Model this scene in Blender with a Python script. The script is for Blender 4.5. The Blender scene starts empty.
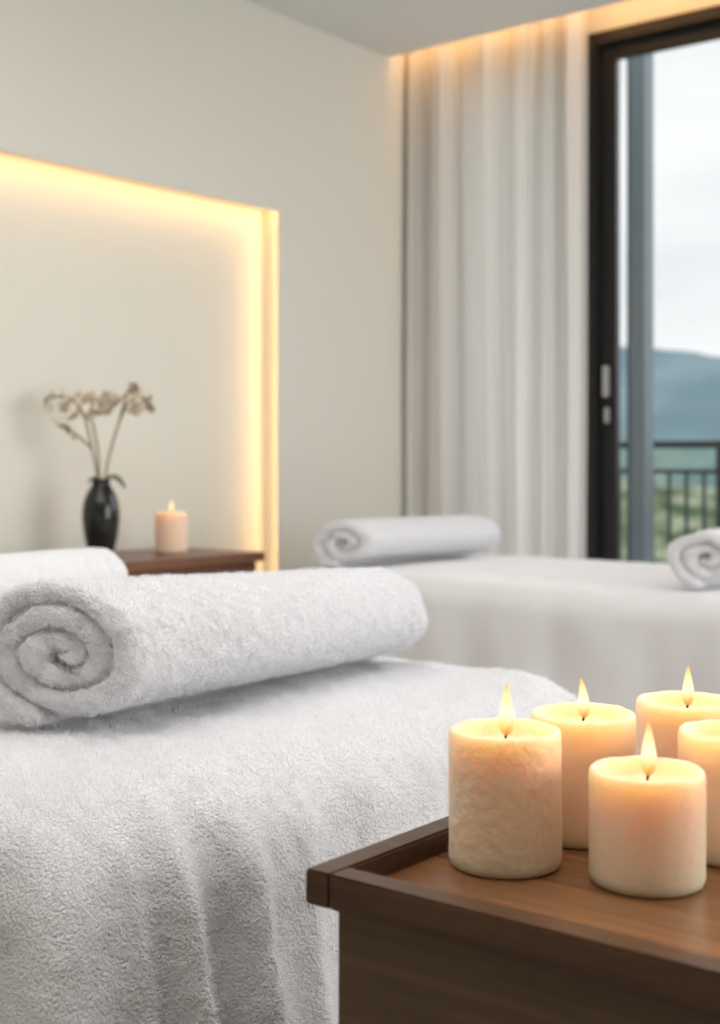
import bpy, bmesh, math, random
from mathutils import Vector, noise, Matrix
random.seed(7)
scene = bpy.context.scene
scene.view_settings.view_transform = 'Standard'
H = 1.02
YAW = math.radians(38.4)
FW = Vector((-math.sin(YAW), math.cos(YAW), 0)); RT = Vector((math.cos(YAW), math.sin(YAW), 0))

# ---------------- helpers ----------------
def link(o):
    scene.collection.objects.link(o); return o
def empty(name, loc=(0, 0, 0)):
    o = bpy.data.objects.new(name, None); o.location = loc; o.empty_display_size = 0.1
    return link(o)
def mesh_obj(name, verts, faces, mat=None, parent=None, loc=(0, 0, 0), smooth=False):
    me = bpy.data.meshes.new(name); me.from_pydata(verts, [], faces); me.update()
    if smooth: me.polygons.foreach_set('use_smooth', [True] * len(me.polygons))
    o = bpy.data.objects.new(name, me); o.location = loc
    if mat: me.materials.append(mat)
    if parent: o.parent = parent
    return link(o)
def box(name, lo, hi, mat=None, parent=None, bevel=0.0, loc=(0, 0, 0)):
    bm = bmesh.new(); bmesh.ops.create_cube(bm, size=1)
    for v in bm.verts:
        for i in range(3):
            v.co[i] = lo[i] if v.co[i] < 0 else hi[i]
    if bevel > 0:
        bmesh.ops.bevel(bm, geom=list(bm.edges), offset=bevel, segments=2, affect='EDGES')
    me = bpy.data.meshes.new(name); bm.to_mesh(me); bm.free()
    o = bpy.data.objects.new(name, me); o.location = loc
    if mat: me.materials.append(mat)
    if parent: o.parent = parent
    return link(o)
def lathe(name, prof, mat, parent=None, loc=(0, 0, 0), seg=64, jitter=0, seed=0):
    vs = []; fs = []
    for i, (r, z) in enumerate(prof):
        for k in range(seg):
            a = 2 * math.pi * k / seg
            rr = r; zz = z
            if jitter and r > 0.001:
                n = noise.noise(Vector((math.cos(a) * 1.5 + seed, math.sin(a) * 1.5, z * 16)))
                n += 0.5 * noise.noise(Vector((math.cos(a) * 5 + seed, math.sin(a) * 5, z * 90)))
                n += 0.3 * noise.noise(Vector((math.cos(a) * 11 + seed, math.sin(a) * 11, z * 220)))
                rr = r * (1 + jitter * n)
                zz = z + 0.0014 * noise.noise(Vector((math.cos(a) * 2.5, math.sin(a) * 2.5, seed))) * (1 if i > len(prof) // 2 else 0)
            vs.append((rr * math.cos(a), rr * math.sin(a), zz))
    for i in range(len(prof) - 1):
        for k in range(seg):
            k2 = (k + 1) % seg
            fs.append((i * seg + k, i * seg + k2, (i + 1) * seg + k2, (i + 1) * seg + k))
    fs.append(tuple(reversed(range(seg))))
    fs.append(tuple((len(prof) - 1) * seg + k for k in range(seg)))
    return mesh_obj(name, vs, fs, mat, parent, loc, True)
def tube(name, pts, rad, mat, parent=None, loc=(0, 0, 0), res=3):
    cu = bpy.data.curves.new(name, 'CURVE'); cu.dimensions = '3D'; cu.bevel_depth = rad; cu.bevel_resolution = res
    cu.use_fill_caps = True
    sp = cu.splines.new('NURBS'); sp.points.add(len(pts) - 1); sp.use_endpoint_u = True; sp.order_u = 3
    for p, q in zip(sp.points, pts): p.co = (*q, 1)
    o = bpy.data.objects.new(name, cu); o.location = loc; cu.materials.append(mat)
    if parent: o.parent = parent
    return link(o)

# ---------------- materials ----------------
def new_mat(name):
    m = bpy.data.materials.new(name); m.use_nodes = True
    nt = m.node_tree; b = nt.nodes['Principled BSDF']
    return m, nt, b
def simple(name, col, rough=0.6, metal=0, spec=None, bump=None):
    m, nt, b = new_mat(name)
    b.inputs['Base Color'].default_value = (*col, 1); b.inputs['Roughness'].default_value = rough
    b.inputs['Metallic'].default_value = metal
    if spec is not None: b.inputs['Specular IOR Level'].default_value = spec
    if bump:
        tc = nt.nodes.new('ShaderNodeTexCoord'); n = nt.nodes.new('ShaderNodeTexNoise'); n.inputs['Scale'].default_value = bump[0]
        bp = nt.nodes.new('ShaderNodeBump'); bp.inputs['Strength'].default_value = bump[1]; bp.inputs['Distance'].default_value = bump[2]
        nt.links.new(tc.outputs['Object'], n.inputs['Vector']); nt.links.new(n.outputs['Fac'], bp.inputs['Height'])
        nt.links.new(bp.outputs['Normal'], b.inputs['Normal'])
    return m
def terry(name, col, fine=330, dist=0.004, strength=1.0):
    m, nt, b = new_mat(name)
    b.inputs['Base Color'].default_value = (*col, 1); b.inputs['Roughness'].default_value = 1
    b.inputs['Specular IOR Level'].default_value = 0.05
    b.inputs['Sheen Weight'].default_value = 0.1; b.inputs['Sheen Roughness'].default_value = 0.6
    tc = nt.nodes.new('ShaderNodeTexCoord')
    n1 = nt.nodes.new('ShaderNodeTexNoise'); n1.inputs['Scale'].default_value = fine * 1.6; n1.inputs['Detail'].default_value = 2; n1.inputs['Roughness'].default_value = 0.6
    n2 = nt.nodes.new('ShaderNodeTexVoronoi'); n2.inputs['Scale'].default_value = fine
    n3 = nt.nodes.new('ShaderNodeTexNoise'); n3.inputs['Scale'].default_value = fine * 0.22; n3.inputs['Detail'].default_value = 2
    for n in (n1, n2, n3): nt.links.new(tc.outputs['Object'], n.inputs['Vector'])
    def math_(op, a, bb):
        q = nt.nodes.new('ShaderNodeMath'); q.operation = op
        for i, s in enumerate((a, bb)):
            if isinstance(s, float): q.inputs[i].default_value = s
            else: nt.links.new(s, q.inputs[i])
        return q.outputs[0]
    h = math_('SUBTRACT', math_('MULTIPLY', n1.outputs['Fac'], 0.8), math_('MULTIPLY', n2.outputs['Distance'], 0.55))
    h = math_('ADD', h, math_('MULTIPLY', n3.outputs['Fac'], 0.7))
    bp = nt.nodes.new('ShaderNodeBump'); bp.inputs['Strength'].default_value = strength; bp.inputs['Distance'].default_value = dist
    nt.links.new(h, bp.inputs['Height']); nt.links.new(bp.outputs['Normal'], b.inputs['Normal'])
    return m
def wood(name, c1, c2, rough=0.35, axis=(3, 60, 60), coat=0.0):
    m, nt, b = new_mat(name)
    tc = nt.nodes.new('ShaderNodeTexCoord'); mp = nt.nodes.new('ShaderNodeMapping'); mp.inputs['Scale'].default_value = axis
    n = nt.nodes.new('ShaderNodeTexNoise'); n.inputs['Scale'].default_value = 1.6; n.inputs['Detail'].default_value = 8; n.inputs['Roughness'].default_value = 0.6; n.inputs['Distortion'].default_value = 0.6
    cr = nt.nodes.new('ShaderNodeValToRGB'); cr.color_ramp.elements[0].position = 0.3; cr.color_ramp.elements[1].position = 0.72
    cr.color_ramp.elements[0].color = (*c1, 1); cr.color_ramp.elements[1].color = (*c2, 1)
    nt.links.new(tc.outputs['Object'], mp.inputs['Vector']); nt.links.new(mp.outputs[0], n.inputs['Vector'])
    nt.links.new(n.outputs['Fac'], cr.inputs[0]); nt.links.new(cr.outputs[0], b.inputs['Base Color'])
    bp = nt.nodes.new('ShaderNodeBump'); bp.inputs['Strength'].default_value = 0.2; bp.inputs['Distance'].default_value = 0.0008
    nt.links.new(n.outputs['Fac'], bp.inputs['Height']); nt.links.new(bp.outputs['Normal'], b.inputs['Normal'])
    b.inputs['Roughness'].default_value = rough; b.inputs['Coat Weight'].default_value = coat
    return m
def emis(name, col, s):
    m = bpy.data.materials.new(name); m.use_nodes = True; nt = m.node_tree
    nt.nodes.remove(nt.nodes['Principled BSDF'])
    e = nt.nodes.new('ShaderNodeEmission'); e.inputs[0].default_value = (*col, 1); e.inputs[1].default_value = s
    nt.links.new(e.outputs[0], nt.nodes['Material Output'].inputs[0]); return m

M_wall = simple('wall_paint', (0.76, 0.745, 0.68), 0.9, bump=(220, 0.15, 0.001))
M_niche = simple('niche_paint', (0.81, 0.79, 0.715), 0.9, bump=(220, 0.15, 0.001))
M_ceil = simple('ceiling_paint', (0.79, 0.80, 0.795), 0.95)
M_terry = terry('white_terry', (0.84, 0.84, 0.87), 260, 0.004)
M_terry2 = terry('white_terry_roll', (0.87, 0.87, 0.895), 280, 0.004)
M_pile = simple('terry_pile', (0.91, 0.91, 0.94), 1.0, spec=0.0)
M_sheet = terry('white_cotton_sheet', (0.84, 0.84, 0.87), 500, 0.001, 0.4)
M_rim = wood('dark_walnut', (0.045, 0.020, 0.010), (0.105, 0.050, 0.026), 0.3)
M_tray = wood('walnut_tray', (0.15, 0.062, 0.026), (0.30, 0.14, 0.062), 0.24)
M_body = wood('brown_oak', (0.078, 0.045, 0.024), (0.135, 0.082, 0.045), 0.5, (3, 60, 60))
M_cab = wood('cabinet_walnut', (0.11, 0.045, 0.022), (0.24, 0.11, 0.055), 0.35)
M_floor = wood('floor_wood', (0.32, 0.26, 0.2), (0.45, 0.38, 0.30), 0.5, (1, 12, 12))
M_black = simple('black_metal', (0.009, 0.0085, 0.0085), 0.45)
M_rail = simple('railing_metal', (0.02, 0.025, 0.03), 0.5)
M_post = simple('grey_post', (0.17, 0.215, 0.245), 0.6)
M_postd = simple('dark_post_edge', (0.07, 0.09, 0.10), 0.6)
M_silver = simple('brushed_steel', (0.6, 0.6, 0.6), 0.35, 0.8)
M_conc = simple('balcony_concrete', (0.4, 0.4, 0.38), 0.9, bump=(40, 0.3, 0.003))
M_led2 = emis('warm_led_cove', (1.0, 0.50, 0.16), 12)
M_pad = simple('table_pad', (0.6, 0.58, 0.55), 0.7)
M_wick = simple('wick', (0.015, 0.01, 0.008), 0.9)

M_glass = bpy.data.materials.new('window_glass'); M_glass.use_nodes = True
nt = M_glass.node_tree; nt.nodes.remove(nt.nodes['Principled BSDF'])
tr = nt.nodes.new('ShaderNodeBsdfTransparent'); tr.inputs[0].default_value = (0.98, 0.99, 0.99, 1)
gl = nt.nodes.new('ShaderNodeBsdfGlossy'); gl.inputs['Roughness'].default_value = 0.15
mx = nt.nodes.new('ShaderNodeMixShader'); mx.inputs[0].default_value = 0.02
nt.links.new(tr.outputs[0], mx.inputs[1]); nt.links.new(gl.outputs[0], mx.inputs[2]); nt.links.new(mx.outputs[0], nt.nodes['Material Output'].inputs[0])
M_curt, nt, b = new_mat('white_curtain_linen')
b.inputs['Base Color'].default_value = (0.86, 0.85, 0.835, 1); b.inputs['Roughness'].default_value = 0.95
b.inputs['Specular IOR Level'].default_value = 0.1
tl = nt.nodes.new('ShaderNodeBsdfTranslucent'); tl.inputs[0].default_value = (0.90, 0.885, 0.87, 1)
mx = nt.nodes.new('ShaderNodeMixShader'); mx.inputs[0].default_value = 0.33
nt.links.new(b.outputs[0], mx.inputs[1]); nt.links.new(tl.outputs[0], mx.inputs[2]); nt.links.new(mx.outputs[0], nt.nodes['Material Output'].inputs[0])
def wax(name, col, sc=0.034, bd=0.0013, bs=0.6):
    m, nt, b = new_mat(name)
    b.inputs['Base Color'].default_value = (*col, 1); b.inputs['Roughness'].default_value = 0.4
    b.inputs['Specular IOR Level'].default_value = 0.35
    b.inputs['Subsurface Weight'].default_value = 1.0; b.inputs['Subsurface Radius'].default_value = (1.0, 0.62, 0.36)
    b.inputs['Subsurface Scale'].default_value = sc
    tc = nt.nodes.new('ShaderNodeTexCoord'); n = nt.nodes.new('ShaderNodeTexNoise'); n.inputs['Scale'].default_value = 120; n.inputs['Detail'].default_value = 4
    bp = nt.nodes.new('ShaderNodeBump'); bp.inputs['Strength'].default_value = bs; bp.inputs['Distance'].default_value = bd
    nt.links.new(tc.outputs['Object'], n.inputs['Vector']); nt.links.new(n.outputs['Fac'], bp.inputs['Height']); nt.links.new(bp.outputs['Normal'], b.inputs['Normal'])
    return m
M_wax = wax('cream_wax', (0.89, 0.71, 0.52))
M_waxr = wax('rustic_cream_wax', (0.89, 0.71, 0.52), 0.03, 0.0032, 0.9)
M_wax2 = wax('peach_wax', (0.88, 0.70, 0.55))
M_flame = bpy.data.materials.new('flame'); M_flame.use_nodes = True
nt = M_flame.node_tree; nt.nodes.remove(nt.nodes['Principled BSDF'])
tc = nt.nodes.new('ShaderNodeTexCoord'); sx = nt.nodes.new('ShaderNodeSeparateXYZ')
nt.links.new(tc.outputs['Generated'], sx.inputs[0])
cr = nt.nodes.new('ShaderNodeValToRGB'); e = cr.color_ramp.elements
e[0].position = 0; e[0].color = (0.75, 0.22, 0.04, 1); e[1].position = 1; e[1].color = (1.0, 0.42, 0.07, 1)
x = cr.color_ramp.elements.new(0.2); x.color = (1, 0.60, 0.18, 1)
x = cr.color_ramp.elements.new(0.42); x.color = (1, 0.92, 0.62, 1)
x = cr.color_ramp.elements.new(0.8); x.color = (1, 0.74, 0.30, 1)
nt.links.new(sx.outputs['Z'], cr.inputs[0])
em = nt.nodes.new('ShaderNodeEmission'); em.inputs[1].default_value = 1.35; nt.links.new(cr.outputs[0], em.inputs[0])
tr = nt.nodes.new('ShaderNodeBsdfTransparent'); ad = nt.nodes.new('ShaderNodeMixShader'); ad.inputs[0].default_value = 0.75
nt.links.new(tr.outputs[0], ad.inputs[1]); nt.links.new(em.outputs[0], ad.inputs[2]); nt.links.new(ad.outputs[0], nt.nodes['Material Output'].inputs[0])

def area(name, loc, rot, sx, sy, power, col=(1, 1, 1), parent=None):
    l = bpy.data.lights.new(name, 'AREA'); l.shape = 'RECTANGLE'; l.size = sx; l.size_y = sy; l.energy = power; l.color = col
    o = bpy.data.objects.new(name, l); o.location = loc; o.rotation_euler = rot; link(o)
    if parent: o.parent = parent
    return o

# ---------------- room shell ----------------
WX = -3.28; CZ = 2.69; YB = 4.55
NY0, NY1, NZ0, NZ1, ND = 0.5, 3.665, 0.30, 1.968, 0.10
box('floor', (-3.5, -2.6, -0.12), (2.4, 4.75, 0), M_floor)
wl = empty('wall_left')
box('panel_far', (WX - 0.2, NY1, 0), (WX, 4.75, 2.95), M_wall, wl)
box('panel_near', (WX - 0.2, -2.6, 0), (WX, NY0, 2.95), M_wall, wl)
box('panel_top', (WX - 0.2, NY0, NZ1), (WX, NY1, 2.95), M_wall, wl)
box('panel_bottom', (WX - 0.2, NY0, 0), (WX, NY1, NZ0), M_wall, wl)
box('niche_back', (WX - 0.2, NY0, NZ0), (WX - ND, NY1, NZ1), M_niche, wl)
box('niche_lip_top', (WX - 0.008, NY0, NZ1 - 0.016), (WX - 0.0005, NY1, NZ1), M_wall, wl)
box('niche_lip_side', (WX - 0.008, NY1 - 0.016, NZ0), (WX - 0.0005, NY1, NZ1 - 0.016), M_wall, wl)
WARM = (1.0, 0.56, 0.21)
ly = NY1 - NY0 - 0.02
area('led_top', (WX - 0.012, (NY0 + NY1) / 2, NZ1 - 0.010), (0, math.radians(75), 0), 0.012, ly, 1.9, WARM, wl)
l2 = area('led_side', (WX - 0.012, NY1 - 0.010, (NZ0 + NZ1) / 2), (0, 0, 0), 0.012, NZ1 - NZ0 - 0.03, 0.95, WARM, wl)
zd = Vector((0.96, 0.26, 0)).normalized(); yd = Vector((0, 0, 1)); xd = yd.cross(zd)
l2.rotation_euler = Matrix((xd, yd, zd)).transposed().to_euler()

DX0, DX1, DZ = -2.485, 1.75, 2.675
wb = empty('wall_back')
FX0 = -3.05
box('panel_left', (-3.48, YB, 0), (FX0, YB + 0.2, 2.95), M_wall, wb)
box('panel_right', (DX1, YB, 0), (2.4, YB + 0.2, 2.95), M_wall, wb)
box('panel_head', (FX0, YB, DZ), (DX1, YB + 0.2, 2.95), M_wall, wb)
fx = empty('window_2')
box('jamb', (FX0, YB + .03, 0.0), (FX0 + 0.05, YB + .10, DZ), M_black, fx)
box('sill', (FX0 + .05, YB + .03, 0.0), (DX0, YB + .10, 0.05), M_black, fx)
box('head', (FX0 + .05, YB + .03, DZ - .05), (DX0, YB + .10, DZ), M_black, fx)
box('pane', (FX0 + .05, YB + .06, 0.05), (DX0, YB + .066, DZ - .05), M_glass, fx)
cl = empty('ceiling')
box('main', (-3.48, -2.6, CZ), (2.4, 4.33, CZ + 0.2), M_ceil, cl)
box('cove_top', (-3.48, 4.33, 2.87), (2.4, 4.75, 2.97), M_ceil, cl)
led = empty('cove_led_strip')
box('strip', (-3.27, 4.335, 2.79), (2.2, 4.352, 2.81), M_led2, led)
box('wall_front', (-3.48, -2.8, 0), (2.4, -2.6, 2.89), M_wall)
wr = empty('wall_right')
box('panel_low', (2.2, -2.6, 0), (2.4, 4.75, 0.3), M_wall, wr)
box('panel_high', (2.2, -2.6, 2.5), (2.4, 4.75, 2.89), M_wall, wr)
box('panel_a', (2.2, -2.6, 0.3), (2.4, 1.8, 2.5), M_wall, wr)
box('panel_b', (2.2, 4.3, 0.3), (2.4, 4.75, 2.5), M_wall, wr)
w1 = empty('added_window')  # added unseen window, placed to match the fill light from the right
for i, (y0, y1) in enumerate([(1.8, 1.86), (3.01, 3.09), (4.24, 4.3)]):
    box('mullion_%d' % i, (2.25, y0, 0.3), (2.32, y1, 2.5), M_black, w1)
box('sill', (2.25, 1.86, 0.3), (2.32, 4.24, 0.36), M_black, w1)
box('head', (2.25, 1.86, 2.44), (2.32, 4.24, 2.5), M_black, w1)
box('baseboard_left', (WX, -2.6, 0.0), (WX + 0.012, 4.29, 0.08), M_wall)

# ---------------- sliding glass door ----------------
d = empty('door_1')
yf0, yf1 = YB - 0.02, YB + 0.12
box('jamb_left', (DX0, yf0, 0.0), (DX0 + 0.055, yf1, DZ), M_black, d, 0.004)
box('jamb_right', (DX1 - 0.055, yf0, 0), (DX1, yf1, DZ), M_black, d, 0.004)
box('head', (DX0 + .055, yf0, DZ - 0.05), (DX1 - .055, yf1, DZ), M_black, d, 0.004)
box('threshold', (DX0 + .055, yf0, 0.0), (DX1 - .055, yf1, 0.03), M_black, d, 0.004)
pw = (DX1 - DX0 - 0.11) / 3
for i in range(3):
    a = DX0 + 0.057 + i * pw; b_ = a + pw - 0.004
    yy0 = YB + 0.015 + 0.04 * (i % 2); yy1 = yy0 + 0.035
    box('leaf%d_stile_a' % i, (a, yy0, 0.032), (a + 0.065, yy1, DZ - 0.052), M_black, d, 0.003)
    box('leaf%d_stile_b' % i, (b_ - 0.065, yy0, 0.032), (b_, yy1, DZ - 0.052), M_black, d, 0.003)
    box('leaf%d_rail_top' % i, (a + .065, yy0, DZ - 0.105), (b_ - .065, yy1, DZ - 0.052), M_black, d, 0.003)
    box('leaf%d_rail_bottom' % i, (a + .065, yy0, 0.032), (b_ - .065, yy1, 0.11), M_black, d, 0.003)
    box('leaf%d_glass' % i, (a + .065, yy0 + 0.014, 0.11), (b_ - .065, yy0 + 0.020, DZ - 0.105), M_glass, d)
hx = DX0 + 0.057 + 0.03
box('handle', (hx - 0.012, YB - 0.012, 1.27), (hx + 0.012, YB + 0.012, 1.39), M_silver, d, 0.004)
box('lock', (hx - 0.01, YB - 0.002, 1.17), (hx + 0.01, YB + 0.014, 1.23), M_silver, d, 0.004)

# ---------------- curtain ----------------
def curtain(name, x0, x1, yc):
    nx, nz = 420, 40; vs = []; fs = []
    z0, z1 = 0.015, 2.83
    for j in range(nz + 1):
        z = z0 + (z1 - z0) * j / nz
        for i in range(nx + 1):
            u = i / nx; xx = x0 + (x1 - x0) * u
            ph = 2 * math.pi * (6.2 * u + 0.5 * math.sin(6.1 * u + 0.7) + 0.06 * math.sin(z * 1.3 + u * 9))
            amp = 0.034 * (0.75 + 0.7 * noise.noise(Vector((u * 6, z * 0.4, 7))))
            sn = math.sin(ph)
            y = amp * (sn - 0.35 * (1 - abs(sn)) ** 2) + 0.007 * math.sin(2.3 * ph + 1.2 + 0.5 * z) + 0.003 * math.sin(5.1 * ph + z)
            y += 0.010 * noise.noise(Vector((u * 14, z * 0.8, 2)))
            vs.append((xx, yc + max(-0.07, min(0.075, y)), z))
    for j in range(nz):
        for i in range(nx):
            a = j * (nx + 1) + i
            fs.append((a, a + 1, a + nx + 2, a + nx + 1))
    return mesh_obj(name, vs, fs, M_curt, None, smooth=True)
curtain('curtain', WX + 0.006, -2.425, 4.437)

# ---------------- massage beds ----------------
def bed_cover(name, a, b, ztop, zbot, mat, parent, fold=0.03, flare=0.04, seed=0, rc=0.13, re=0.07, step=0.009, corner_fold=1.0, wl=0.2, gl=0.30):
    def path():
        pts = []
        segs = [((a, -b + rc), (a, b - rc)), ((a - rc, b), (-a + rc, b)), ((-a, b - rc), (-a, -b + rc)), ((-a + rc, -b), (a - rc, -b))]
        arcs = [((a - rc, b - rc), 0), ((-a + rc, b - rc), 90), ((-a + rc, -b + rc), 180), ((a - rc, -b + rc), 270)]
        nrm = [(1, 0), (0, 1), (-1, 0), (0, -1)]
        s = 0
        for i in range(4):
            p, q = Vector(segs[i][0]), Vector(segs[i][1]); L = (q - p).length; n = max(2, int(L / step))
            for k in range(n): pts.append((p.lerp(q, k / n), Vector(nrm[i]), s + L * k / n))
            s += L
            c, a0 = Vector(arcs[i][0]), arcs[i][1]; L = rc * math.pi / 2; n = max(6, int(L * 1.5 / step))
            for k in range(n):
                t = math.radians(a0 + 90 * k / n); dd = Vector((math.cos(t), math.sin(t)))
                pts.append((c + dd * rc, dd, s + L * k / n))
            s += L
        return pts, s
    P, S = path(); N = len(P)
    rings = []
    nin = int(b / step)
    for i in range(nin): rings.append(('in', (i + 1) / nin))
    for i in range(1, 11): rings.append(('arc', i / 10))
    nd = int((ztop - re - zbot) / (step * 1.3))
    for i in range(1, nd + 1): rings.append(('down', i / nd))
    vs = [(0, 0, ztop)]; fs = []
    def cdist(p):
        return min((Vector((sx * a, sy * b)) - p).length for sx in (-1, 1) for sy in (-1, 1))
    cw = [math.exp(-(cdist(p) / 0.26) ** 2) for (p, n, s) in P]
    cw2 = [math.exp(-(cdist(p) / 0.36) ** 2) for (p, n, s) in P]
    full = ztop - zbot
    def offset(s, idx, D):
        D = max(0, D)
        g = (1 - math.exp(-D / gl)) * 1.25
        gc = (1 - math.exp(-D / (gl * 0.45)))
        td = D / full
        f = math.sin(s * 2 * math.pi / wl + seed + 0.9 * math.sin(s * 5 + seed) + 0.5 * td) * 0.7
        f = f - 0.25 * f * f
        f += 0.8 * noise.noise(Vector((s * 4.5, td * 0.7, seed + 5)))
        f += 0.5 * noise.noise(Vector((s * 12, td * 1.0, seed + 15)))
        off = flare * td + fold * g * f * (1 - 0.4 * cw[idx])
        sn = math.sin(s * 2 * math.pi / 0.105 + seed * 2 + 1.2 * math.sin(s * 7) + 0.8 * td)
        off += corner_fold * g * (0.05 * cw[idx] + 0.002)
        off += corner_fold * cw2[idx] * gc * 0.024 * (1 + 1.2 * td) * (sn + 0.35 * sn * sn)
        off += 0.008 * noise.noise(Vector((s * 9, td * 4, seed + 30))) * min(1, D * 10)
        return off
    for kind, t in rings:
        for idx, (p, n, s) in enumerate(P):
            if kind == 'in':
                e = p - n * re; q = e * t
                z = ztop + 0.006 * noise.noise(Vector((q.x * 5, q.y * 5, seed))) + 0.004 * noise.noise(Vector((q.x * 14 + 9, q.y * 14, seed)))
                z += -0.004 * t ** 6
                vs.append((q.x, q.y, z))
            elif kind == 'arc':
                th = t * math.pi / 2
                D = re * (1 - math.cos(th))
                q = p - n * re + n * (re * math.sin(th) + offset(s, idx, D)); z = ztop - 0.004 - D
                z += (1 - t) * 0.004 * noise.noise(Vector((q.x * 14 + 9, q.y * 14, seed)))
                vs.append((q.x, q.y, z))
            else:
                z = ztop - 0.004 - re - (ztop - re - zbot) * t
                q = p + n * offset(s, idx, ztop - z)
                vs.append((q.x, q.y, z))
    for k in range(N): fs.append((0, 1 + k, 1 + (k + 1) % N))
    for r in range(len(rings) - 1):
        o1 = 1 + r * N; o2 = o1 + N
        for k in range(N):
            k2 = (k + 1) % N
            fs.append((o1 + k, o2 + k, o2 + k2, o1 + k2))
    return mesh_obj(name, vs, fs, mat, parent, (0, 0, 0), True)

def displace(o, size, strength, kind='CLOUDS', depth=2):
    tx = bpy.data.textures.new(o.name + '_tex', kind); tx.noise_scale = size
    if kind == 'CLOUDS': tx.noise_depth = depth
    md = o.modifiers.new('disp', 'DISPLACE'); md.texture = tx; md.strength = strength; md.mid_level = 0.5; md.texture_coords = 'LOCAL'
    return md
def pile(o, count, length, sel=None, rad=0.0004, seed=1):
    """short terry loops as hair"""
    o.data.materials.append(M_pile)
    md = o.modifiers.new('terry_pile', 'PARTICLE_SYSTEM')
    ps = o.particle_systems[0]; s = ps.settings
    ps.seed = seed
    s.type = 'HAIR'; s.count = count; s.hair_step = 3
    s.use_modifier_stack = True; s.emit_from = 'FACE'; s.distribution = 'RAND'; s.use_emit_random = True; s.use_even_distribution = True
    s.normal_factor = 0.6 * length / 4
    s.factor_random = 0.75 * length / 4; s.brownian_factor = 0.0
    s.root_radius = 1.0; s.tip_radius = 0.7; s.radius_scale = rad; s.shape = 0.0
    s.material = len(o.data.materials)
    if sel:
        vg = o.vertex_groups.new(name='pile')
        vg.add([v.index for v in o.data.vertices if sel(v.co)], 1.0, 'REPLACE')
        ps.vertex_group_density = 'pile'

def bed(x0, x1, y0, y1, mat, ztop=0.70, seed=0, step=0.01, **kw):
    c = ((x0 + x1) / 2, (y0 + y1) / 2, 0); a = (x1 - x0) / 2; b = (y1 - y0) / 2
    e = empty('massage_table', c)
    cov = bed_cover('cover', a, b, ztop, 0.08, mat, e, seed=seed, step=step, **kw)
    box('mattress', (-a + 0.07, -b + 0.07, 0.50), (a - 0.07, b - 0.07, ztop - 0.045), M_pad, e, 0.04)
    box('frame', (-a + 0.10, -b + 0.10, 0.40), (a - 0.10, b - 0.10, 0.498), M_body, e, 0.01)
    for i, (sx, sy) in enumerate([(-1, -1), (1, -1), (-1, 1), (1, 1)]):
        cx, cy = sx * (a - 0.16), sy * (b - 0.16)
        box('leg_%d' % (i + 1), (cx - 0.035, cy - 0.035, 0), (cx + 0.035, cy + 0.035, 0.40), M_body, e, 0.005)
    return cov
c1 = bed(-2.55, -0.94, 0.70, 1.80, M_terry, seed=2.0, step=0.0065, fold=0.022, flare=0.07, re=0.085, gl=0.22)
displace(c1, 0.05, 0.008)
displace(c1, 0.014, 0.0055, depth=1)
pile(c1, 270000, 0.0048, lambda co: co.x > 0.0 and co.z > 0.2)
c2 = bed(-2.69, -0.95, 2.93, 3.95, M_sheet, seed=4.0, step=0.018, fold=0.02, flare=0.02, corner_fold=0.5, wl=0.3)

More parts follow.
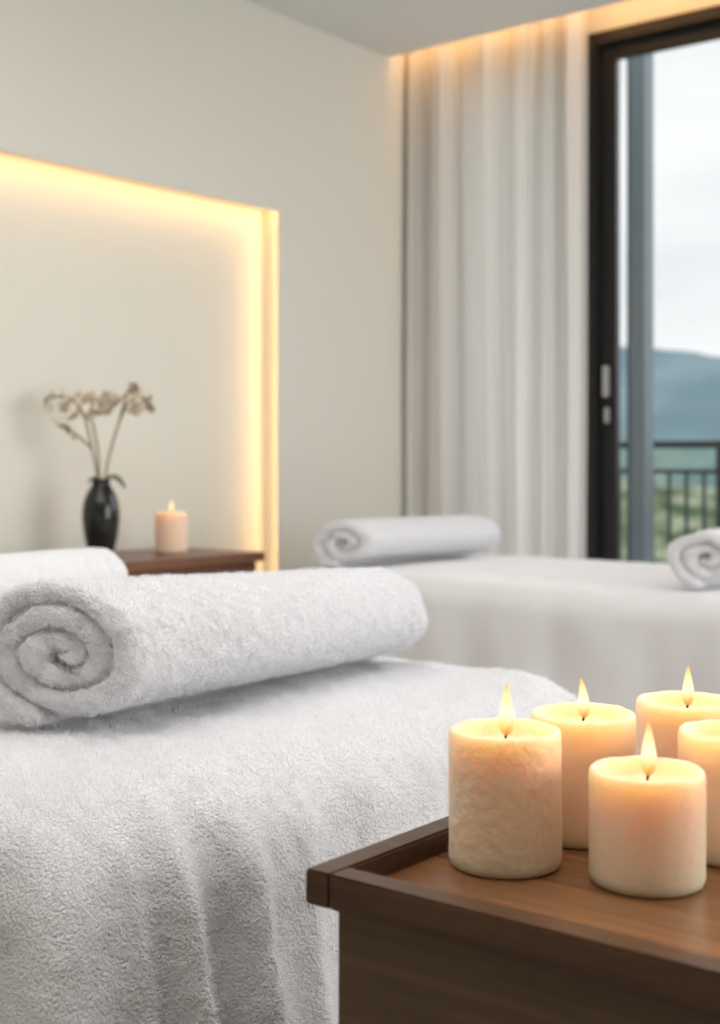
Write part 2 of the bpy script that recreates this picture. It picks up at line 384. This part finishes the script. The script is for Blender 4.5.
# ---------------- rolled towels ----------------
def sstep(a, b, x):
    t = max(0, min(1, (x - a) / (b - a))); return t * t * (3 - 2 * t)
def rolled_towel(loc, L, R, kx=1.0, kz=1.0, taper=0.12, turns=3.05, seed=0, rotz=0.0, ny=150, ns=260, skew=0.0):
    p = R / (turns + 0.66); t = p * 0.99; r0 = p * 0.16
    th_end = turns * 2 * math.pi
    start = math.radians(-100) - th_end
    cen = []
    for i in range(ns + 1):
        th = th_end * (i / ns) ** 0.75
        cen.append((th + start, r0 + p * th / (2 * math.pi), th))
    vs = []; fs = []
    he = t / 2
    ypos = []
    nend = 8
    for j in range(nend): ypos.append((he * (1 - math.cos(math.pi / 2 * j / nend)), math.sin(math.pi / 2 * j / nend)))
    for j in range(ny + 1): ypos.append((he + (L - 2 * he) * j / ny, 1.0))
    for j in range(nend - 1, -1, -1): ypos.append((L - he * (1 - math.cos(math.pi / 2 * j / nend)), math.sin(math.pi / 2 * j / nend)))
    hh = R * 0.93
    for (y, wsc) in ypos:
        wsc = max(wsc, 0.02)
        f = y / L
        tp = 1 - taper * f
        ea = 1 - sstep(0.0, 0.4, f); eb = sstep(0.6, 1.0, f)
        sec = []
        for side in (1, -1):
            rng = range(ns + 1) if side == 1 else range(ns, -1, -1)
            for i in rng:
                ang, r, th = cen[i]
                endw = min(1, math.sqrt(max(0.0, min(1, (ns - i) / 5))) + 0.15) * min(1, math.sqrt(min(1, i / 5)) + 0.15)
                hs = he * wsc * endw
                if side == -1: hs = min(hs, r * 0.95)
                rr = r + side * hs
                if side == 1 and r > R - 1.3 * p:
                    dh = abs(y - (L - 0.05))
                    if dh < 0.012: rr -= 0.003 * (1 - dh / 0.012)
                nd_ = 0.016 * noise.noise(Vector((th * 0.35, seed + 3, 0))) + 0.006 * noise.noise(Vector((th * 1.7, seed + 8, 0)))
                bul = 0.004 * (1 - r / R)
                dy = (nd_ + bul) * ea - (nd_ + bul * 0.3) * eb
                lump = 1 + 0.025 * noise.noise(Vector((math.cos(ang) * 1.1, math.sin(ang) * 1.1 + seed, y * 6)))
                lump += 0.15 * noise.noise(Vector((math.cos(ang) * 1.1 + 5, math.sin(ang) * 1.1 + seed, y * 1.2))) * (0.4 + 0.6 * ea)
                x = rr * math.cos(ang) * lump * kx * tp; z = rr * math.sin(ang) * lump
                if z < -hh: z = -hh + (z + hh) * 0.15
                zz = (z + hh) * kz * tp
                dy += skew * x * ea
                x += 0.006 * noise.noise(Vector((y * 4, seed, 1)))
                sec.append((x, y + dy, zz))
        vs += sec
    M = 2 * (ns + 1)
    for j in range(len(ypos) - 1):
        for k in range(M):
            k2 = (k + 1) % M
            fs.append((j * M + k, j * M + k2, (j + 1) * M + k2, (j + 1) * M + k))
    for j, rev in ((0, False), (len(ypos) - 1, True)):
        for i in range(ns):
            q = (j * M + i, j * M + i + 1, j * M + M - 2 - i, j * M + M - 1 - i)
            fs.append(q if rev else tuple(reversed(q)))
    e = mesh_obj('rolled_towel', vs, fs, M_terry2, None, loc, True)
    bm = bmesh.new(); bm.from_mesh(e.data); bmesh.ops.recalc_face_normals(bm, faces=bm.faces); bm.to_mesh(e.data); bm.free()
    e.rotation_euler = (0, 0, rotz)
    return e
r1 = rolled_towel((-1.238, 0.985, 0.706), 0.70, 0.089, kx=1.27, kz=1.06, taper=0.17, turns=2.9, seed=1, rotz=math.radians(3), ny=240, ns=420, skew=0.55)
displace(r1, 0.02, 0.006); displace(r1, 0.010, 0.003, depth=1)
pile(r1, 140000, 0.0048, lambda co: (co.y < 0.08 or (co.x / 1.15) ** 2 + (co.z - 0.078) ** 2 > 0.058 ** 2))
r2 = rolled_towel((-2.05, 1.02, 0.706), 0.745, 0.085, kx=1.1, kz=0.95, taper=0.0, turns=2.5, seed=5)
displace(r2, 0.018, 0.005)
r3 = rolled_towel((-2.47, 3.03, 0.706), 0.76, 0.077, kx=1.45, kz=0.99, taper=0.05, turns=2.2, seed=9, skew=0.3)
displace(r3, 0.018, 0.006)
pile(r3, 40000, 0.005, lambda co: (co.y < 0.07 or (co.x / 1.4) ** 2 + (co.z - 0.065) ** 2 > 0.048 ** 2), rad=0.0006)
r4 = rolled_towel((-1.35, 3.08, 0.706), 0.76, 0.080, kx=1.3, kz=1.0, taper=0.05, turns=2.2, seed=12, skew=0.3)
displace(r4, 0.018, 0.006)
pile(r4, 40000, 0.005, lambda co: (co.y < 0.07 or (co.x / 1.25) ** 2 + (co.z - 0.07) ** 2 > 0.052 ** 2), rad=0.0006)

# ---------------- foreground tray side table ----------------
tx0, tx1, ty0, ty1, tz = -0.635, -0.02, 0.735, 1.24, 0.72
st = empty('wooden_side_table', (0, 0, 0))
rw = 0.024
box('rim_left', (tx0, ty0, tz - 0.026), (tx0 + rw, ty1, tz), M_rim, st, 0.002)
box('rim_front', (tx0 + rw - .002, ty0 + .0002, tz - 0.0262), (tx1, ty0 + rw, tz - .0002), M_rim, st, 0.002)
box('rim_right', (tx1 - rw, ty0 + rw, tz - 0.026), (tx1, ty1, tz), M_rim, st, 0.002)
box('rim_back', (tx0 + rw, ty1 - rw, tz - 0.026), (tx1 - rw, ty1, tz), M_rim, st, 0.002)
box('tray_top', (tx0 + rw - .003, ty0 + rw - .003, tz - 0.03), (tx1 - rw + .003, ty1 - rw + .003, tz - 0.018), M_tray, st)
box('body', (tx0 + 0.018, ty0 + 0.016, 0.03), (tx1 - 0.018, ty1 - 0.016, tz - 0.027), M_body, st, 0.002)
box('plinth', (tx0 + 0.04, ty0 + 0.04, 0.0), (tx1 - 0.04, ty1 - 0.04, 0.03), M_rim, st)

# ---------------- candles ----------------
def candle(x, y, z, R, h, seed, mat=None, flame_h=0.042, power=0.23, lean=0.0, jit=0.008):
    mat = mat or M_wax
    e = empty('pillar_candle', (x, y, z))
    pr = [(R * 0.90, 0.0), (R * 0.965, 0.0015), (R * 0.995, 0.005)]
    n = 50
    for i in range(n + 1): pr.append((R, 0.008 + (h - 0.016) * i / n))
    pr += [(R * 0.993, h - 0.004), (R * 0.975, h - 0.0015), (R * 0.94, h), (R * 0.89, h - 0.0008), (R * 0.84, h - 0.004), (R * 0.80, h - 0.009),
           (R * 0.74, h - 0.0125), (R * 0.6, h - 0.014), (R * 0.35, h - 0.0145), (R * 0.12, h - 0.0145), (0.001, h - 0.0145)]
    lathe('wax', pr, mat, e, seg=110, jitter=jit, seed=seed)
    zt = h - 0.015
    tube('wick', [(0, 0, zt), (0.0005, 0, zt + 0.007), (0.001, 0.001, zt + 0.013), (0.004, 0.002, zt + 0.017)], 0.0011, M_wick, e)
    fp = [(0.0006, 0), (0.0032, .04), (0.0050, .11), (0.0060, .20), (0.0063, .30), (0.0058, .43), (0.0046, .60), (0.0031, .76), (0.0017, .89), (0.0007, .97), (0.0002, 1.0)]
    fl = lathe('flame', [(r * flame_h / 0.042, t * flame_h) for r, t in fp], M_flame, e, (0.001, 0.001, zt + 0.009), seg=24)
    for v in fl.data.vertices:
        v.co.x += lean * (v.co.z / flame_h) ** 2
    li = bpy.data.lights.new('flame_light', 'POINT'); li.energy = power; li.color = (1.0, 0.47, 0.15); li.shadow_soft_size = 0.003
    lo = bpy.data.objects.new('flame_light', li); lo.location = (0.001, 0.001, zt + 0.009 + flame_h * 0.38); lo.parent = e; link(lo)
    return e
zt_ = tz - 0.0175
candle(-0.556, 0.886, zt_, 0.0445, 0.107, 1, M_waxr, flame_h=0.042, jit=0.012)
candle(-0.448, 0.915, zt_, 0.0435, 0.086, 2, flame_h=0.041)
candle(-0.545, 0.992, zt_, 0.0443, 0.106, 3, flame_h=0.034, lean=-0.003)
candle(-0.500, 1.100, zt_, 0.0443, 0.106, 4, flame_h=0.036)
candle(-0.423, 1.021, zt_, 0.0445, 0.101, 5, flame_h=0.036)
candle(-0.385, 1.125, zt_, 0.0450, 0.080, 6, flame_h=0.036)

# ---------------- console cabinet ----------------
cz = 0.732
cb = empty('console_cabinet')
box('top', (WX + .014, 1.2, cz - 0.03), (-2.86, 3.12, cz), M_cab, cb, 0.003)
box('body', (WX + .014, 1.22, 0.08), (-2.88, 3.10, cz - 0.031), M_cab, cb, 0.003)
box('plinth', (WX + .02, 1.26, 0.0), (-2.92, 3.06, 0.08), M_rim, cb)
for i in range(3):
    y0 = 1.235 + i * 0.62
    box('drawer_front_%d' % i, (-2.88, y0, 0.11), (-2.864, y0 + 0.606, cz - 0.05), M_cab, cb, 0.002)
    box('drawer_pull_%d' % i, (-2.864, y0 + 0.25, 0.52), (-2.85, y0 + 0.36, 0.535), M_black, cb, 0.003)
candle(-3.07, 2.905, cz + .0005, 0.052, 0.128, 9, M_wax2, flame_h=0.05, power=0.4)

# ---------------- vase with orchid branches ----------------
M_vase = simple('black_glazed_ceramic', (0.012, 0.013, 0.014), 0.12)
M_leaf = simple('dark_leaf', (0.02, 0.05, 0.015), 0.4)
M_stem = simple('dry_stem', (0.30, 0.24, 0.16), 0.7)
M_petal = simple('pale_petal', (0.66, 0.58, 0.46), 0.8)
M_petal2 = simple('petal_centre', (0.45, 0.32, 0.2), 0.8)
vx, vy = -3.12, 2.66
va = empty('flower_vase', (vx, vy, cz + .0005))
vp = [(0.030, 0), (0.036, 0.004), (0.044, 0.03), (0.052, 0.07), (0.057, 0.11), (0.057, 0.14), (0.052, 0.17), (0.042, 0.195), (0.031, 0.212), (0.026, 0.222), (0.029, 0.232), (0.032, 0.236), (0.028, 0.234), (0.022, 0.222), (0.024, 0.19), (0.01, 0.18)]
lathe('vase', vp, M_vase, va)
def P(px, py, dep=0.0):
    k = 0.00310
    v = RT * ((px - 101) * k) - FW * dep
    return (v.x, v.y, 0.225 + (483 - py) * k)
stems = [
    [P(100, 500), P(97, 470), P(92, 450), P(86, 420), P(76, 402), P(60, 396), P(45, 402)],
    [P(101, 500), P(99, 475), P(98, 450), P(93, 425), P(90, 408), P(96, 398)],
    [P(102, 500), P(106, 470), P(112, 445), P(120, 420), P(130, 400), P(142, 398), P(150, 406)],
    [P(92, 450, .0), P(84, 440, .02), P(72, 432, .03), P(62, 426, .04)],
    [P(120, 420), P(122, 405, -.02), P(128, 392, -.03), P(134, 388, -.03)]]
for i, s in enumerate(stems): tube('stem_%d' % i, s, 0.0038, M_stem, va)
def flower(pts_v, pts_f, pts_m, c, s, rnd):
    rot = Matrix.Rotation(rnd.uniform(0, 6.28), 3, 'Z') @ Matrix.Rotation(rnd.uniform(0.5, 2.4), 3, 'X') @ Matrix.Rotation(rnd.uniform(0, 6.28), 3, 'Z')
    for k in range(5):
        a = 2 * math.pi * k / 5; r2 = Matrix.Rotation(a, 3, 'Z')
        prof = [(0.0, 0.05), (0.35, 0.34), (0.7, 0.42), (1.0, 0.08)]
        base = len(pts_v)
        for (l, w) in prof:
            for sgn in (-1, 0, 1):
                v = Vector((l, sgn * w, 0.25 * l * l - 0.12 * (1 - abs(sgn))))
                pts_v.append(tuple(Vector(c) + (rot @ (r2 @ v)) * s))
        for i in range(3):
            for j in range(2):
                q = base + i * 3 + j
                pts_f.append((q, q + 1, q + 4, q + 3)); pts_m.append(0)
    base = len(pts_v)
    for dx, dy, dz in [(1, 0, 0), (-1, 0, 0), (0, 1, 0), (0, -1, 0), (0, 0, 1), (0, 0, -1)]:
        pts_v.append(tuple(Vector(c) + Vector((dx, dy, dz)) * s * 0.2))
    for f in [(0, 2, 4), (2, 1, 4), (1, 3, 4), (3, 0, 4), (2, 0, 5), (1, 2, 5), (3, 1, 5), (0, 3, 5)]:
        pts_f.append(tuple(base + k for k in f)); pts_m.append(1)
fv, ff, fm = [], [], []
rnd = random.Random(3)
fl = [(44, 404), (50, 397), (56, 408), (62, 397), (68, 404), (74, 398), (80, 407), (86, 403), (94, 400), (102, 405), (60, 424), (68, 430), (76, 436), (72, 418),
      (124, 398), (132, 390), (138, 397), (145, 402), (150, 409), (128, 408), (136, 410), (108, 412), (98, 415), (90, 418), (115, 402), (66, 410), (106, 398)]
for (px, py) in fl:
    flower(fv, ff, fm, P(px, py, rnd.uniform(-0.04, 0.04)), rnd.uniform(0.020, 0.029), rnd)
fo = mesh_obj('blossoms', fv, ff, M_petal, va, smooth=False); fo.data.materials.append(M_petal2)
fo.data.polygons.foreach_set('material_index', fm)
def leaf(name, pts, w):
    vs = []; fs = []
    n = len(pts)
    for i, p in enumerate(pts):
        ww = w * math.sin(math.pi * (0.12 + 0.86 * i / (n - 1)))
        for sg, dz in ((-1, 0.004), (0, 0), (1, 0.004)):
            v = Vector(p) + FW * (sg * ww) + Vector((0, 0, dz + sg * 0.006)); vs.append(tuple(v))
    for i in range(n - 1):
        for j in range(2): fs.append((i * 3 + j, i * 3 + j + 1, i * 3 + j + 4, i * 3 + j + 3))
    mesh_obj(name, vs, fs, M_leaf, va, smooth=True)
leaf('leaf_1', [P(101, 484), P(106, 479), P(113, 478), P(120, 482), P(125, 489)], 0.03)
leaf('leaf_2', [P(101, 484, .0), P(97, 480, .01), P(92, 481, .02), P(89, 485, .02)], 0.02)

# ---------------- balcony & outside ----------------
box('balcony_floor', (-5, 4.76, -0.15), (4, 6.0, -0.02), M_conc)
rl = empty('balcony_railing')
box('handrail', (-5, 5.83, 1.085), (4, 5.88, 1.12), M_rail, rl, 0.004)
box('rail_upper', (-5, 5.845, 0.965), (4, 5.87, 0.985), M_rail, rl)
box('rail_lower', (-5, 5.845, 0.08), (4, 5.87, 0.10), M_rail, rl)
xx = -4.95; k = 0
while xx < 4:
    if k % 14 == 0: box('post_%d' % k, (xx - 0.02, 5.835, -0.02), (xx + 0.02, 5.875, 1.085), M_rail, rl)
    else: box('baluster_%d' % k, (xx - 0.007, 5.85, 0.10), (xx + 0.007, 5.864, 0.965), M_rail, rl)
    xx += 0.088; k += 1
ps = empty('balcony_post', (-2.74, 5.5, 0))
box('shaft', (-0.013, -0.05, -0.02), (0.058, 0.05, 3.4), M_post, ps, 0.003)
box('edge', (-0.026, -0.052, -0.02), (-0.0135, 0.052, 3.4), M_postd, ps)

def hill(name, D, hfun, depth, zlow, mat, rough, half=0.9):
    nx, ny = 160, 24; vs = []; fs = []
    for j in range(ny + 1):
        t = j / ny
        for i in range(nx + 1):
            u = -half * 1.5 + 2.2 * half * i / nx
            h = hfun(u)
            y = D - depth * (1 - t)
            z = zlow + (h - zlow) * (t ** 0.8)
            n = rough * noise.noise(Vector((u * D / rough / 6, y / rough / 6, D)))
            n += rough * 0.5 * noise.noise(Vector((u * D / rough / 2, y / rough / 2, D)))
            vs.append((u * D, y, z + n * (0.3 + 0.7 * min(1, (1 - t) * 3))))
    for j in range(ny):
        for i in range(nx):
            a = j * (nx + 1) + i; fs.append((a, a + 1, a + nx + 2, a + nx + 1))
    return mesh_obj(name, vs, fs, mat, smooth=True)
def foliage(name, c1, c2, sc):
    m, nt, b = new_mat(name)
    tc = nt.nodes.new('ShaderNodeTexCoord'); n = nt.nodes.new('ShaderNodeTexNoise'); n.inputs['Scale'].default_value = sc; n.inputs['Detail'].default_value = 6
    cr = nt.nodes.new('ShaderNodeValToRGB'); cr.color_ramp.elements[0].position = 0.38; cr.color_ramp.elements[1].position = 0.64
    cr.color_ramp.elements[0].color = (*c1, 1); cr.color_ramp.elements[1].color = (*c2, 1)
    nt.links.new(tc.outputs['Object'], n.inputs['Vector']); nt.links.new(n.outputs['Fac'], cr.inputs[0]); nt.links.new(cr.outputs[0], b.inputs['Base Color'])
    b.inputs['Roughness'].default_value = 1; b.inputs['Specular IOR Level'].default_value = 0
    return m
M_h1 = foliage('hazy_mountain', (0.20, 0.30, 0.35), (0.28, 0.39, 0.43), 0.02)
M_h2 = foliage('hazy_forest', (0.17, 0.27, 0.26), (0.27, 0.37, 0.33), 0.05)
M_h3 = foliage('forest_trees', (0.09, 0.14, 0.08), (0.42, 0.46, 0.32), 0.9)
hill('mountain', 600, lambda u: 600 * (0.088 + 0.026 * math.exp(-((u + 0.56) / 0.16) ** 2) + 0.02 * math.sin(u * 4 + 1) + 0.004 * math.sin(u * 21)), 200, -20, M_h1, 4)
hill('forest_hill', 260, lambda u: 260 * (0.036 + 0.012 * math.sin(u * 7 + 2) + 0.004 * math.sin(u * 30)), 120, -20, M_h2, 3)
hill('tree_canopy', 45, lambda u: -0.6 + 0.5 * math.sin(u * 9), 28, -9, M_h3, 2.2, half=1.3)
mesh_obj('ground', [(-1500, 7, -14), (1500, 7, -14), (1500, 1500, -14), (-1500, 1500, -14)], [(0, 1, 2, 3)], M_h2)

# ---------------- world ----------------
w = bpy.data.worlds.new('overcast'); scene.world = w; w.use_nodes = True; nt = w.node_tree
bg = nt.nodes['Background']
tc = nt.nodes.new('ShaderNodeTexCoord'); mp = nt.nodes.new('ShaderNodeMapping'); mp.inputs['Scale'].default_value = (1, 1, 4)
n = nt.nodes.new('ShaderNodeTexNoise'); n.inputs['Scale'].default_value = 2.6; n.inputs['Detail'].default_value = 4
cr = nt.nodes.new('ShaderNodeValToRGB'); cr.color_ramp.elements[0].position = 0.35; cr.color_ramp.elements[1].position = 0.62
cr.color_ramp.elements[0].color = (0.67, 0.70, 0.72, 1); cr.color_ramp.elements[1].color = (0.81, 0.815, 0.815, 1)
nt.links.new(tc.outputs['Generated'], mp.inputs[0]); nt.links.new(mp.outputs[0], n.inputs['Vector']); nt.links.new(n.outputs['Fac'], cr.inputs[0])
nt.links.new(cr.outputs[0], bg.inputs[0]); bg.inputs[1].default_value = 1.3

# ---------------- lights ----------------
area('side_fill_light', (2.19, 3.05, 1.4), (0, math.radians(90), 0), 2.1, 2.3, 74, (1.0, 0.995, 0.98))  # added fill light at the invented side opening, brightens the interior
area('ceiling_fill_light', (-1.3, 0.8, 2.67), (0, 0, 0), 2.6, 2.4, 43, (1.0, 0.975, 0.94))  # unseen overhead fill, added to brighten bed tops; not a real fixture
sl = bpy.data.lights.new('hazy_sun', 'SUN'); sl.energy = 1.6; sl.angle = math.radians(50); sl.color = (1.0, 0.99, 0.97)
so = bpy.data.objects.new('hazy_sun', sl); link(so); so.location = (2, 9, 6)
so.rotation_euler = Vector((0.35, 1.0, 0.42)).to_track_quat('Z', 'Y').to_euler()

# ---------------- camera ----------------
cd = bpy.data.cameras.new('camera'); cam = bpy.data.objects.new('camera', cd); link(cam)
cam.location = (0, 0, H); cam.rotation_euler = (math.radians(90), 0, YAW)
cd.sensor_width = 36; cd.lens = 1314 / 1024 * 36; cd.shift_y = -50 / 1024
cd.clip_end = 3000; cd.clip_start = 0.05
cd.dof.use_dof = True; cd.dof.focus_distance = 1.3; cd.dof.aperture_fstop = 5.0
scene.camera = cam
